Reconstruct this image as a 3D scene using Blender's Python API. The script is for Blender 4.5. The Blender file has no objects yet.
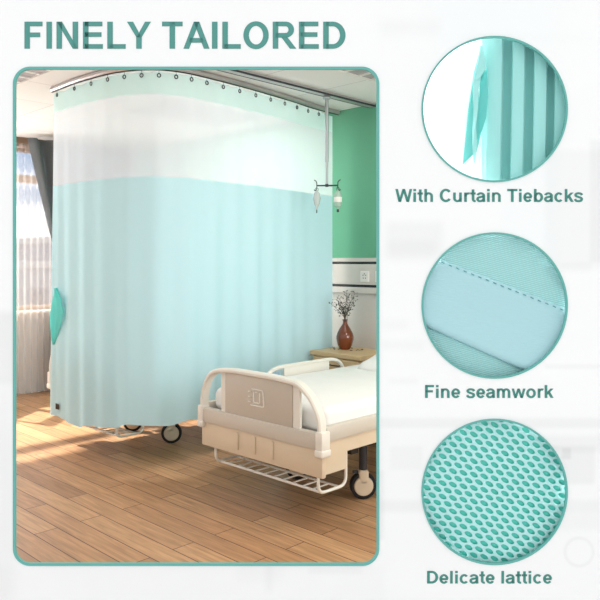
import bpy, bmesh, math, random
from mathutils import Vector, Matrix
random.seed(7)
scn = bpy.context.scene
COL = scn.collection
PI = math.pi
# ------------------------------------------------------------------ frame of the place
F = 704.0; HZ = 262.0; EYE = 1.39; TH = math.atan2(.699, .715)
RX = Vector((math.cos(TH), math.sin(TH), 0)); FW = Vector((-math.sin(TH), math.cos(TH), 0))
CEIL = 2.70; WY = 4.60; WX = -7.28
# ------------------------------------------------------------------ materials
MATS = {}
def lin(c):
    return tuple(((v/255.)/12.92 if v/255. <= .04045 else ((v/255.+.055)/1.055)**2.4) for v in c)
def mat(name, rgb, rough=.6, metal=0, spec=.5, **kw):
    if name in MATS: return MATS[name]
    m = bpy.data.materials.new(name); m.use_nodes = True
    b = m.node_tree.nodes['Principled BSDF']
    b.inputs['Base Color'].default_value = (*lin(rgb), 1)
    b.inputs['Roughness'].default_value = rough
    b.inputs['Metallic'].default_value = metal
    b.inputs['Specular IOR Level'].default_value = spec
    for k, v in kw.items(): b.inputs[k.replace('_', ' ')].default_value = v
    MATS[name] = m
    return m
def nt(m): return m.node_tree.nodes, m.node_tree.links, m.node_tree.nodes['Principled BSDF']
def add_noise(m, scale=(20, 20, 20), amt=.12, bump=0., detail=4, coord='Object'):
    n, l, b = nt(m)
    tc = n.new('ShaderNodeTexCoord'); mp = n.new('ShaderNodeMapping'); mp.inputs['Scale'].default_value = scale
    no = n.new('ShaderNodeTexNoise'); no.inputs['Scale'].default_value = 1; no.inputs['Detail'].default_value = detail
    l.new(tc.outputs[coord], mp.inputs[0]); l.new(mp.outputs[0], no.inputs[0])
    if amt:
        base = b.inputs['Base Color'].default_value[:]
        mx = n.new('ShaderNodeMix'); mx.data_type = 'RGBA'
        mx.inputs[6].default_value = (*[c*(1-amt) for c in base[:3]], 1)
        mx.inputs[7].default_value = (*[min(1, c*(1+amt)) for c in base[:3]], 1)
        l.new(no.outputs[0], mx.inputs[0]); l.new(mx.outputs[2], b.inputs['Base Color'])
    if bump:
        bp = n.new('ShaderNodeBump'); bp.inputs['Strength'].default_value = bump; bp.inputs['Distance'].default_value = .005
        l.new(no.outputs[0], bp.inputs['Height']); l.new(bp.outputs[0], b.inputs['Normal'])
    return m
def wood(name, rgb, axis=0, amt=.22):
    m = mat(name, rgb, .5)
    sc = [28, 28, 28]; sc[axis] = 2.2
    return add_noise(m, tuple(sc), amt, .08, 6)
M_wall_grn = add_noise(mat('green_paint', (104, 170, 138), .85, spec=.2), (3, 3, 3), .05)
M_panel_lt = add_noise(mat('pale_wall_panel', (206, 200, 192), .55), (2, 2, 9), .05)
M_white = add_noise(mat('white_paint', (238, 238, 238), .8, spec=.2), (2, 2, 2), .02)
M_black = mat('black_plastic', (22, 22, 24), .4)
M_rubber = mat('black_rubber', (18, 18, 20), .7)
M_dark = mat('dark_grey_steel', (62, 64, 70), .45, .3)
M_steel = mat('brushed_steel', (176, 180, 182), .35, .85)
M_alu = mat('track_aluminium', (196, 190, 190), .4, .6)
M_beige = add_noise(mat('beige_bed_plastic', (218, 200, 174), .45), (6, 6, 6), .04)
M_bgrey = add_noise(mat('warm_grey_bed_plastic', (205, 197, 184), .42), (6, 6, 6), .03)
M_bwhite = mat('cream_bed_plastic', (232, 228, 218), .38)
M_inset = add_noise(mat('footboard_inset', (196, 186, 172), .5), (5, 5, 5), .03)
M_linen = add_noise(mat('white_linen', (240, 239, 236), .9, spec=.1), (9, 9, 9), .03, .25)
M_oak = wood('light_oak', (214, 184, 140), 0, .16)
M_oak_v = wood('light_oak_upright', (206, 174, 130), 2, .14)
M_brown = wood('brown_window_frame', (150, 124, 104), 1, .12)
M_chairw = wood('chair_wood', (150, 100, 60), 2, .2)
M_drape = add_noise(mat('charcoal_drape', (104, 108, 110), .9, spec=.1), (60, 60, 60), .12)
M_leaf = mat('dry_leaf', (66, 74, 62), .7)
M_stem = mat('twig', (84, 70, 56), .7)
M_socket = mat('socket_white', (236, 233, 228), .35)
M_teal_line = mat('teal_frame', (98, 174, 166), .5)
M_title = mat('title_ink', (92, 154, 146), .7, spec=.1)
M_caption = mat('caption_ink', (80, 143, 133), .7, spec=.1)
M_bounce = mat('white_bounce_floor', (240, 240, 240), .9, spec=.1)
M_niche = mat('niche_white', (252, 252, 252), .9, spec=.1)
# amber vase
M_vase = mat('amber_glass', (132, 62, 26), .12, Coat_Weight=.5)
n, l, b = nt(M_vase); b.inputs['Transmission Weight'].default_value = .35; b.inputs['Roughness'].default_value = .18
# glass
M_glass = bpy.data.materials.new('window_glass'); M_glass.use_nodes = True
n = M_glass.node_tree.nodes; l = M_glass.node_tree.links; n.clear()
o_ = n.new('ShaderNodeOutputMaterial'); mx = n.new('ShaderNodeMixShader'); tr = n.new('ShaderNodeBsdfTransparent'); gl = n.new('ShaderNodeBsdfGlossy')
gl.inputs['Roughness'].default_value = .02; mx.inputs[0].default_value = .06
l.new(tr.outputs[0], mx.inputs[1]); l.new(gl.outputs[0], mx.inputs[2]); l.new(mx.outputs[0], o_.inputs[0])
def cloth(name, rgb, cover, transl=.5, weave=None, tint=None):
    """cover: share of the cloth that is thread; the rest is open weave one sees through"""
    m = bpy.data.materials.new(name); m.use_nodes = True
    n = m.node_tree.nodes; l = m.node_tree.links; n.clear()
    out = n.new('ShaderNodeOutputMaterial')
    d = n.new('ShaderNodeBsdfDiffuse'); t = n.new('ShaderNodeBsdfTranslucent')
    c = (*lin(rgb), 1); d.inputs[0].default_value = c; t.inputs[0].default_value = (*(lin(tint) if tint else lin(rgb)), 1)
    a = n.new('ShaderNodeMixShader'); a.inputs[0].default_value = transl
    l.new(d.outputs[0], a.inputs[1]); l.new(t.outputs[0], a.inputs[2])
    if weave:
        tc = n.new('ShaderNodeTexCoord'); w = n.new('ShaderNodeTexNoise'); w.inputs['Scale'].default_value = weave
        bp = n.new('ShaderNodeBump'); bp.inputs['Strength'].default_value = .15; bp.inputs['Distance'].default_value = .002
        l.new(tc.outputs['Object'], w.inputs[0]); l.new(w.outputs[0], bp.inputs['Height'])
        l.new(bp.outputs[0], d.inputs['Normal'])
    if cover < 1:
        tr = n.new('ShaderNodeBsdfTransparent'); x = n.new('ShaderNodeMixShader'); x.inputs[0].default_value = cover
        l.new(tr.outputs[0], x.inputs[1]); l.new(a.outputs[0], x.inputs[2]); l.new(x.outputs[0], out.inputs[0])
    else: l.new(a.outputs[0], out.inputs[0])
    MATS[name] = m
    return m
M_curt = cloth('aqua_curtain_cloth', (199, 234, 242), 1, .13, 300)
M_mesh = cloth('aqua_curtain_mesh', (245, 246, 254), .71, .45)
M_head = cloth('aqua_curtain_header', (220, 244, 242), .9, .4)
M_tie = cloth('teal_tieback_cloth', (140, 244, 238), 1, .35)
M_sheer = cloth('white_sheer', (214, 206, 200), .36, .45)

# floor planks
def make_floor_mat():
    m = mat('oak_planks', (190, 150, 116), .42, spec=.35)
    n, l, b = nt(m)
    tc = n.new('ShaderNodeTexCoord')
    mp = n.new('ShaderNodeMapping'); mp.inputs['Location'].default_value = (.33, .045, 0)
    br = n.new('ShaderNodeTexBrick'); br.offset = .37; br.offset_frequency = 2; br.squash = 1
    br.inputs['Scale'].default_value = 1; br.inputs['Brick Width'].default_value = 1.05; br.inputs['Row Height'].default_value = .128
    br.inputs['Mortar Size'].default_value = .0028; br.inputs['Mortar Smooth'].default_value = .1; br.inputs['Bias'].default_value = 0
    br.inputs['Color1'].default_value = (0, 0, 0, 1); br.inputs['Color2'].default_value = (1, 1, 1, 1); br.inputs['Mortar'].default_value = (.5, .5, .5, 1)
    l.new(tc.outputs['Object'], mp.inputs[0]); l.new(mp.outputs[0], br.inputs[0])
    cr = n.new('ShaderNodeValToRGB'); e = cr.color_ramp.elements
    e[0].position = 0; e[0].color = (*lin((172, 128, 92)), 1); e[1].position = 1; e[1].color = (*lin((204, 160, 118)), 1)
    x = cr.color_ramp.elements.new(.22); x.color = (*lin((184, 140, 102)), 1)
    x = cr.color_ramp.elements.new(.6); x.color = (*lin((192, 146, 106)), 1)
    l.new(br.outputs[0], cr.inputs[0])
    mg = n.new('ShaderNodeMapping'); mg.inputs['Scale'].default_value = (2.4, 34, 1)
    # shift the grain per plank
    ad = n.new('ShaderNodeVectorMath'); ad.operation = 'MULTIPLY_ADD'; ad.inputs[1].default_value = (9, 7, 5)
    l.new(br.outputs[0], ad.inputs[0]); l.new(tc.outputs['Object'], ad.inputs[2]); l.new(ad.outputs[0], mg.inputs[0])
    no = n.new('ShaderNodeTexNoise'); no.inputs['Scale'].default_value = 1.6; no.inputs['Detail'].default_value = 7; no.inputs['Distortion'].default_value = .6
    l.new(mg.outputs[0], no.inputs[0])
    gr = n.new('ShaderNodeMapRange'); gr.inputs['From Min'].default_value = .3; gr.inputs['From Max'].default_value = .72
    gr.inputs['To Min'].default_value = .70; gr.inputs['To Max'].default_value = 1.12
    l.new(no.outputs[0], gr.inputs[0])
    mu = n.new('ShaderNodeVectorMath'); mu.operation = 'SCALE'; l.new(cr.outputs[0], mu.inputs[0]); l.new(gr.outputs[0], mu.inputs['Scale'])
    mx = n.new('ShaderNodeMix'); mx.data_type = 'RGBA'; mx.inputs[7].default_value = (*lin((92, 62, 44)), 1)
    l.new(br.outputs['Fac'], mx.inputs[0]); l.new(mu.outputs[0], mx.inputs[6]); l.new(mx.outputs[2], b.inputs['Base Color'])
    return m
M_floor = make_floor_mat()
def make_ceiling_mat():
    m = mat('ceiling_tiles', (236, 234, 232), .9, spec=.1)
    n, l, b = nt(m)
    tc = n.new('ShaderNodeTexCoord'); mp = n.new('ShaderNodeMapping'); mp.inputs['Location'].default_value = (.77, .24, 0)
    br = n.new('ShaderNodeTexBrick'); br.offset = 0
    br.inputs['Scale'].default_value = 1; br.inputs['Brick Width'].default_value = .6; br.inputs['Row Height'].default_value = .6
    br.inputs['Mortar Size'].default_value = .005; br.inputs['Mortar Smooth'].default_value = .5
    br.inputs['Color1'].default_value = (*lin((234, 232, 230)), 1); br.inputs['Color2'].default_value = (*lin((238, 237, 235)), 1)
    br.inputs['Mortar'].default_value = (*lin((202, 200, 198)), 1)
    l.new(tc.outputs['Object'], mp.inputs[0]); l.new(mp.outputs[0], br.inputs[0]); l.new(br.outputs[0], b.inputs['Base Color'])
    return m
M_ceil = make_ceiling_mat()

# printed faded picture on the display board: soft pale shapes in board coordinates (pixels of the print)
def make_board_mat():
    m = mat('printed_board', (250, 250, 250), .9, spec=.05)
    n, l, b = nt(m)
    tc = n.new('ShaderNodeTexCoord'); sp = n.new('ShaderNodeSeparateXYZ'); l.new(tc.outputs['Object'], sp.inputs[0])
    def M(op, a, bb, c=None):
        x = n.new('ShaderNodeMath'); x.operation = op
        for i, v in enumerate((a, bb, c)):
            if v is None: continue
            if isinstance(v, (int, float)): x.inputs[i].default_value = v
            else: l.new(v, x.inputs[i])
        return x.outputs[0]
    # board coordinates -> print pixels
    X = M('MULTIPLY_ADD', sp.outputs[0], 352., 300.); Z = M('MULTIPLY_ADD', sp.outputs[2], -352., 262+EYE*352.)
    def step(v, a, s):
        r = n.new('ShaderNodeMapRange'); r.interpolation_type = 'SMOOTHSTEP'
        r.inputs['From Min'].default_value = a-s; r.inputs['From Max'].default_value = a+s; l.new(v, r.inputs[0]); return r.outputs[0]
    def box(x0, x1, y0, y1, s=4):
        a = M('SUBTRACT', step(X, x0, s), step(X, x1, s)); c = M('SUBTRACT', step(Z, y0, s), step(Z, y1, s))
        return M('MULTIPLY', a, c)
    acc = None
    # x0,x1,y0,y1,softness,darkness(grey)
    spots = [(-400, 1100, 430, 1200, 30, .016), (-400, 60, 312, 384, 6, .05), (-400, 14, 384, 600, 10, .03), (-400, 385, 566, 700, 6, .012),
             (545, 900, 150, 268, 5, .022), (590, 900, 140, 262, 3, .03), (560, 592, 262, 272, 4, .02),
             (380, 440, 20, 34, 8, .02), (380, 620, 36, 40, 6, .006),
             (386, 443, 222, 256, 7, .035), (386, 435, 240, 262, 6, .02),
             (545, 620, 364, 369, 2, .025), (380, 620, 418, 428, 3, .035), (500, 620, 436, 452, 4, .03), (390, 422, 446, 470, 3, .02),
             (545, 595, 446, 484, 3, .035), (562, 571, 448, 459, 2, .05), (380, 430, 500, 512, 4, .03), (555, 600, 500, 512, 4, .03),
             (555, 600, 512, 530, 5, .02), (388, 418, 378, 384, 4, .02), (236, 285, 562, 582, 7, .014), (265, 273, 562, 592, 4, .018),
             (308, 362, 566, 574, 3, .02), (376, 384, 470, 540, 3, .03), (380, 425, 340, 350, 5, .02), (382, 408, 320, 330, 6, .02)]
    for s in spots:
        v = M('MULTIPLY', box(*s[:5]), s[5]); acc = v if acc is None else M('ADD', acc, v)
    # ring of a faint caster wheel low on the right
    dx = M('SUBTRACT', X, 579.); dy = M('SUBTRACT', Z, 552.)
    r = M('SQRT', M('ADD', M('MULTIPLY', dx, dx), M('MULTIPLY', dy, dy)), 0)
    ring = M('SUBTRACT', step(r, 12.5, 1.2), step(r, 15.5, 1.2)); acc = M('ADD', acc, M('MULTIPLY', ring, .03))
    no = n.new('ShaderNodeTexNoise'); no.inputs['Scale'].default_value = 3.; l.new(tc.outputs['Object'], no.inputs[0])
    acc = M('ADD', acc, M('MULTIPLY', no.outputs[0], .02))
    cool = M('MULTIPLY', box(430, 560, -50, 60, 30), .02)
    cool = M('ADD', cool, M('MULTIPLY', box(500, 560, 150, 262, 10), .015))
    g = M('SUBTRACT', .955, M('MULTIPLY', acc, 1.7))
    cb = n.new('ShaderNodeCombineColor'); l.new(M('SUBTRACT', g, cool), cb.inputs[0]); l.new(g, cb.inputs[1]); l.new(g, cb.inputs[2])
    l.new(cb.outputs[0], b.inputs['Base Color'])
    return m
M_board = make_board_mat()

# ------------------------------------------------------------------ mesh helpers
class MB:
    def __init__(s): s.bm = bmesh.new()
    def box(s, x0, x1, y0, y1, z0, z1, bev=0, seg=2, mtx=None):
        r = bmesh.ops.create_cube(s.bm, size=1)['verts']
        c = Vector(((x0+x1)/2, (y0+y1)/2, (z0+z1)/2)); d = Vector((x1-x0, y1-y0, z1-z0))
        for v in r: v.co = Vector((v.co.x*d.x, v.co.y*d.y, v.co.z*d.z)) + c
        if bev:
            ed = list({e for v in r for e in v.link_edges})
            res = bmesh.ops.bevel(s.bm, geom=ed, offset=bev, segments=seg, affect='EDGES', profile=.5)
            r = list({v for f in res['faces'] for v in f.verts})
        if mtx:
            for v in r: v.co = mtx @ v.co
        return s
    def tube(s, pts, r, n=10, closed=False, caps=True):
        pts = [Vector(p) for p in pts]; N = len(pts); rings = []
        rad = r if isinstance(r, (list, tuple)) else [r]*N
        up = None
        for i, p in enumerate(pts):
            a = pts[(i-1) % N] if (closed or i > 0) else p; b = pts[(i+1) % N] if (closed or i < N-1) else p
            t = (b-a).normalized()
            if up is None:
                up = Vector((0, 0, 1)) if abs(t.z) < .9 else Vector((1, 0, 0))
            u = (up - t*up.dot(t))
            if u.length < 1e-5: u = t.orthogonal()
            u.normalize(); up = u; w = t.cross(u)
            rings.append([s.bm.verts.new(p + (u*math.cos(2*PI*k/n) + w*math.sin(2*PI*k/n))*rad[i]) for k in range(n)])
        for i in range(N if closed else N-1):
            A, B = rings[i], rings[(i+1) % N]
            for k in range(n): s.bm.faces.new((A[k], A[(k+1) % n], B[(k+1) % n], B[k]))
        if caps and not closed: s.bm.faces.new(rings[0][::-1]); s.bm.faces.new(rings[-1])
        return s
    def ribbon(s, pts, w, h, axis=Vector((0, 1, 0))):
        """sweep a w (along axis) x h (in plane) bar along pts"""
        pts = [Vector(p) for p in pts]; R = []
        for i, p in enumerate(pts):
            t = (pts[min(i+1, len(pts)-1)] - pts[max(i-1, 0)]).normalized(); nn = axis.cross(t).normalized()
            e = min(w, h)*.28
            prof = [(-w/2+e, -h/2), (w/2-e, -h/2), (w/2, -h/2+e), (w/2, h/2-e), (w/2-e, h/2), (-w/2+e, h/2), (-w/2, h/2-e), (-w/2, -h/2+e)]
            R.append([s.bm.verts.new(p + axis*a + nn*b) for a, b in prof])
        for A, B in zip(R, R[1:]):
            for k in range(8): s.bm.faces.new((A[k], A[(k+1) % 8], B[(k+1) % 8], B[k]))
        s.bm.faces.new(R[0][::-1]); s.bm.faces.new(R[-1]); return s
    def lathe(s, prof, c=(0, 0, 0), n=32, mtx=None):
        R = []
        for r, z in prof:
            R.append([s.bm.verts.new(Vector((c[0]+r*math.cos(2*PI*k/n), c[1]+r*math.sin(2*PI*k/n), c[2]+z))) for k in range(n)])
        for A, B in zip(R, R[1:]):
            for k in range(n): s.bm.faces.new((A[k], A[(k+1) % n], B[(k+1) % n], B[k]))
        s.bm.faces.new(R[0][::-1]); s.bm.faces.new(R[-1])
        if mtx:
            for ring in R:
                for v in ring: v.co = mtx @ v.co
        return s
    def grid(s, fn, nu, nv):
        V = [[s.bm.verts.new(Vector(fn(i/nu, j/nv))) for j in range(nv+1)] for i in range(nu+1)]
        for i in range(nu):
            for j in range(nv): s.bm.faces.new((V[i][j], V[i+1][j], V[i+1][j+1], V[i][j+1]))
        return s
    def poly(s, pts): s.bm.faces.new([s.bm.verts.new(Vector(p)) for p in pts]); return s
    def prism(s, pts, z0, z1):
        a = [s.bm.verts.new((x, y, z0)) for x, y in pts]; b = [s.bm.verts.new((x, y, z1)) for x, y in pts]
        s.bm.faces.new(a[::-1]); s.bm.faces.new(b)
        for i in range(len(pts)): j = (i+1) % len(pts); s.bm.faces.new((a[i], a[j], b[j], b[i]))
        return s
    def build(s, name, m, parent=None, smooth=False, solid=0, sub=0, recalc=True):
        if recalc: bmesh.ops.recalc_face_normals(s.bm, faces=s.bm.faces)
        me = bpy.data.meshes.new(name); s.bm.to_mesh(me); s.bm.free(); me.materials.append(m)
        o = bpy.data.objects.new(name, me); COL.objects.link(o)
        if smooth:
            for p in me.polygons: p.use_smooth = True
            if smooth == 'auto':
                me.set_sharp_from_angle(angle=math.radians(38))
        if solid: q = o.modifiers.new('s', 'SOLIDIFY'); q.thickness = solid; q.offset = 0
        if sub: q = o.modifiers.new('u', 'SUBSURF'); q.levels = sub; q.render_levels = sub
        if parent: o.parent = parent
        return o
def tag(o, label=None, cat=None, group=None, kind=None):
    if label: o['label'] = label
    if cat: o['category'] = cat
    if group: o['group'] = group
    if kind: o['kind'] = kind
    return o
def empty(name, loc=(0, 0, 0), rz=0, label=None, cat=None, group=None, parent=None):
    o = bpy.data.objects.new(name, None); COL.objects.link(o); o.location = loc; o.rotation_euler = (0, 0, rz); o.empty_display_size = .1
    if parent: o.parent = parent
    return tag(o, label, cat, group)
def struct(o): o['kind'] = 'structure'; return o
def copy_tree(o, parent=None):
    c = o.copy(); COL.objects.link(c)
    if parent: c.parent = parent
    for ch in list(o.children): copy_tree(ch, c)
    return c
def arc(pts, r=.03, n=5):
    """round the corners of a polyline"""
    pts = [Vector(p) for p in pts]; out = [pts[0]]
    for a, p, b in zip(pts, pts[1:], pts[2:]):
        ra = min(r, (a-p).length*.49); rb = min(r, (b-p).length*.49)
        s_ = p+(a-p).normalized()*ra; e_ = p+(b-p).normalized()*rb
        for k in range(n+1):
            t = k/n; out.append(s_*(1-t)**2 + p*2*t*(1-t) + e_*t*t)
    out.append(pts[-1]); return out
def area_light(name, loc, size, energy, rot=(0, 0, 0), color=(1, 1, 1), size_y=None):
    d = bpy.data.lights.new(name, 'AREA'); d.energy = energy; d.size = size; d.color = color
    if size_y: d.shape = 'RECTANGLE'; d.size_y = size_y
    o = bpy.data.objects.new(name, d); COL.objects.link(o); o.location = loc; o.rotation_euler = rot
    return o

# ------------------------------------------------------------------ the room shell
TRI = [(WX-.0, WY), (1.84, WY), (WX, -4.32)]
struct(MB().prism([TRI[0], TRI[2], TRI[1]], -.05, 0).build('floor', M_floor))
struct(MB().prism([TRI[0], TRI[2], TRI[1]], CEIL, CEIL+.06).build('ceiling', M_ceil))
a, b_ = Vector((-8.0, -5.02)), Vector((2.6, 5.34))
pp = [(-8.0-.0, -5.04), (2.6, 5.34), (12, -4), (2, -14)]
# unseen white floor on the camera's side, added to bounce light onto the board
P0 = RX*(-9.0) + FW*2.0; P1 = RX*6.0 + FW*2.0; P2 = RX*6.0 - FW*8; P3 = RX*(-9.0) - FW*8
struct(MB().prism([(p.x, p.y) for p in (P0, P3, P2, P1)], -.06, -.001).build('floor_bounce', M_bounce))
struct(MB().box(WX-.1, 2.2, WY, WY+.1, 1.416, CEIL).build('wall_back', M_wall_grn))
struct(MB().box(WX-.1, 2.2, WY, WY+.1, 0, 1.416).build('wall_back_lower', M_panel_lt))
# service rail on the wall: beige lips, dark channels
t = MB(); t.box(WX, 1.8, WY-.022, WY, 1.392, 1.425, .004); t.box(WX, 1.8, WY-.030, WY, 1.200, 1.372, .004); t.box(WX, 1.8, WY-.022, WY, 1.125, 1.178, .004)
struct(t.build('trim_1', M_panel_lt))
t = MB(); t.box(WX, 1.8, WY-.012, WY, 1.372, 1.392); t.box(WX, 1.8, WY-.012, WY, 1.178, 1.200)
struct(t.build('trim_2', M_black))
t = MB()
for x in (-5.6, -4.4, -3.93, -3.2, -2.0, -.8): t.box(x-.004, x+.004, WY-.004, WY, 0.08, 1.125)
struct(t.build('trim_3', mat('panel_joint', (176, 170, 162), .6)))
struct(MB().box(WX, 1.8, WY-.015, WY, 0, .08).build('baseboard_back', M_panel_lt))
# window wall (plane X = WX)
w = MB(); w.box(WX-.15, WX, -4.6, WY+.1, 0, .86); w.box(WX-.15, WX, -4.6, WY+.1, 2.60, CEIL); w.box(WX-.15, WX, 3.98, WY+.1, .86, 2.60); w.box(WX-.15, WX, -4.6, .2, .86, 2.60)
struct(w.build('wall_left', M_white))
f = MB(); y0, y1 = .2, 3.98
f.box(WX-.11, WX-.04, y0, y1, 2.56, 2.60); f.box(WX-.11, WX-.03, y0, y1, 2.235, 2.315); f.box(WX-.11, WX-.04, y0, y1, .86, .92)
f.box(WX-.11, WX-.04, y0, y0+.06, .86, 2.6); f.box(WX-.11, WX-.04, y1-.06, y1, .86, 2.6)
for y in (1.5, 2.74): f.box(WX-.11, WX-.04, y-.03, y+.03, .86, 2.6)
struct(f.build('window_1', M_brown))
wg = struct(MB().box(WX-.085, WX-.079, y0, y1, .88, 2.58).build('window_2', M_glass))
struct(MB().box(WX-.04, WX+.06, y0-.05, y1+.05, .845, .875, .006).build('trim_4', M_bwhite))
struct(MB().box(WX, WX+.02, -4.3, WY, 2.60, CEIL).build('trim_5', M_brown))

# sheer curtain and charcoal drape
def sheer(u, v):
    y = .1 + u*3.75; z = .02 + v*2.60
    return (WX+.105 + .022*math.sin(u*3.75*2*PI/.072) + .012*math.sin(u*31+1), y, z)
s_ = MB().grid(sheer, 640, 5).build('sheer_curtain', M_sheer, smooth=True)
tag(s_, 'white see-through net curtain in upright folds across the window', 'curtain')
def drape(u, v):
    z = .03 + v*(2.66-.03)
    k = max(0., (z-1.12)/(2.69-1.12))
    ya = 3.56 - .37*k; yb = 3.86 + .68*k
    if z < 1.12:
        q = (1.12-z)/1.1; ya = 3.56 - .08*min(1, q*3); yb = 3.86 + .14*min(1, q*3)
    y = ya + (yb-ya)*u
    A = .05*(.6+.4*k)
    return (WX+.27 + A*math.sin(u*2*PI*7 + .7*math.sin(z*2)) + .02*math.sin(u*17+z), y, z)
d_ = empty('window_drape', (0, 0, 0), 0, 'charcoal grey drape drawn aside and tied beside the window', 'curtain')
MB().grid(drape, 130, 40).build('drape_cloth', M_drape, d_, smooth=True, solid=.004)
tb = MB().tube([(WX+.27+.095*math.sin(a), 3.71+.17*math.cos(a), 1.12+.02*math.cos(a)) for a in [2*PI*k/20 for k in range(20)]], .022, 8, True).build('tieback', M_drape, d_, smooth=True)

# ------------------------------------------------------------------ ceiling lamps with louvres
def ceiling_lamp(x0, x1, y0, y1, label):
    r = empty('ceiling_lamp', ((x0+x1)/2, (y0+y1)/2, CEIL), 0, label, 'ceiling light', 'louvred ceiling lights')
    w, h = (x1-x0)/2, (y1-y0)/2
    f = MB(); t_ = .02
    f.box(-w, w, -h, -h+t_, -.014, 0); f.box(-w, w, h-t_, h, -.014, 0); f.box(-w, -w+t_, -h, h, -.014, 0); f.box(w-t_, w, -h, h, -.014, 0)
    f.build('frame', M_socket, r)
    MB().box(-w+.01, w-.01, -h+.01, h-.01, -.004, -.0005).build('reflector', mat('lamp_reflector', (172, 168, 172), .5, .0), r)
    g = MB(); nl = 3 if w < h else 8; ns = 8 if w < h else 3
    for i in range(1, nl): x = -w + 2*w*i/nl; g.box(x-.011, x+.011, -h+t_, h-t_, -.012, -.002)
    for i in range(1, ns): y = -h + 2*h*i/ns; g.box(-w+t_, w-t_, y-.011, y+.011, -.011, -.003)
    g.build('louvre', M_socket, r)
    return r
ceiling_lamp(-5.62, -4.40, 1.64, 2.25, 'louvred ceiling light at the far left, left of the curtain rail')
ceiling_lamp(-3.17, -2.56, 2.74, 3.96, 'louvred ceiling light at the right, near the green wall')
ceiling_lamp(-5.33, -4.72, 3.28, 4.30, 'louvred ceiling light seen faintly through the curtain mesh')

# ------------------------------------------------------------------ curtain track, curtain
RING = [(-4.92, 2.47), (-4.65, 2.465), (-4.44, 2.478), (-4.26, 2.50), (-4.12, 2.542), (-4.006, 2.60), (-3.925, 2.68), (-3.875, 2.78), (-3.855, 2.89),
        (-3.855, 3.02), (-3.86, 3.17), (-3.87, 3.33), (-3.885, 3.50), (-3.905, 3.67), (-3.925, 3.84), (-3.95, 4.0), (-3.98, 4.16), (-4.0, 4.31)]
def catmull(P, n=10):
    P = [Vector((p[0], p[1], 0)) for p in P]; P = [P[0]*2-P[1]] + P + [P[-1]*2-P[-2]]; out = []
    for i in range(1, len(P)-2):
        for k in range(n):
            t = k/n; a, b, c, d = P[i-1:i+3]
            out.append(.5*((2*b)+(c-a)*t+(2*a-5*b+4*c-d)*t*t+(3*b-a-3*c+d)*t**3))
    out.append(P[-2]); return out
PATH = catmull([(-4.985, 2.472)] + RING + [(-4.012, 4.50)])
cum = [0]
for a, b_ in zip(PATH, PATH[1:]): cum.append(cum[-1]+(b_-a).length)
LEN = cum[-1]
def on_path(s):
    s = max(0, min(LEN, s)); i = 0
    while i < len(cum)-2 and cum[i+1] < s: i += 1
    a, b_ = PATH[i], PATH[i+1]; k = (s-cum[i])/max(1e-9, cum[i+1]-cum[i]); p = a.lerp(b_, k)
    t0 = PATH[max(0, i-2)]; t1 = PATH[min(len(PATH)-1, i+3)]; t = (t1-t0).normalized()
    return p, Vector((t.y, -t.x, 0))
trk = empty('curtain_track', (0, 0, 0), 0, 'curved aluminium ceiling rail that carries the aqua privacy curtain', 'curtain rail')
tp = [Vector((p.x, p.y, CEIL-.019)) for p in ([PATH[0]*1.0+Vector((-.03, 0, 0))] + PATH[1:] + [Vector((-4.015, WY-.02, 0))])]
MB().ribbon(tp, .034, .036, Vector((0, 0, 1))).build('rail', M_alu, trk, smooth='auto')
MB().ribbon([p-Vector((0, 0, .0205)) for p in tp], .005, .014, Vector((0, 0, 1))).build('rail_slot', M_black, trk)
pc = empty('privacy_curtain', (-4.2, 3.0, 0), 0, 'large aqua hospital curtain with see-through mesh top hanging from the curved ceiling rail', 'curtain')
OFF = Vector((-4.2, 3.0, 0))
def cfold(s, z):
    low = max(0, min(1, (2.55-z)/2.2))
    a = .003 + .009*low
    o = a*math.sin(s*2*PI/.21 + .5*math.sin(s*3)) + .008*low*math.sin(s*2*PI/.47+1) + .012*low*math.sin(s*5.1+2)
    edge = max(0, 1-s/.22)
    o += .012*edge*low*math.sin(s*2*PI/.11+z*1.2)
    o *= min(1, max(.12, (LEN-s)/.9))
    return o
def cpt(s, z):
    p, nn = on_path(s)
    q = p + nn*cfold(s, z)
    return Vector((q.x, q.y, z)) - OFF
def band(z0f, z1f, nz):
    return lambda u, v: cpt(u*LEN, z0f(u*LEN)*(1-v)+z1f(u*LEN)*v)
rs = [LEN*0]  # ring stations
def station(p):
    best = min(range(len(PATH)), key=lambda i: (PATH[i]-Vector((p[0], p[1], 0))).length); return cum[best]
ST = [station(p) for p in RING]
def top(s):
    d = min(abs(s-q) for q in ST); return 2.646 - .010*min(1, (d/.09)**2)
def lerpk(T, u):
    x = u*(len(T)-1); i = min(int(x), len(T)-2); return T[i]+(T[i+1]-T[i])*(x-i)
hem = lambda s: lerpk([.280, .240, .235, .26, .295, .318] + [.325]*6, min(1, s/2.2)) - .01 + .010*math.sin(s*2*PI/.42) + .006*math.sin(s*2*PI/.21) - .02*max(0, 1-s/.15)
NS = 420
MB().grid(band(hem, lambda s: 1.955, 40), NS, 46).build('lower_cloth', M_curt, pc, smooth=True, recalc=False)
MB().grid(band(lambda s: 1.955, lambda s: 2.50, 10), NS, 10).build('mesh_top', M_mesh, pc, smooth=True, recalc=False)
tag(MB().grid(band(lambda s: 2.50, top, 3), NS, 4).build('header_band', M_head, pc, smooth=True, recalc=False), 'pale aqua header band with metal eyelets')
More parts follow.
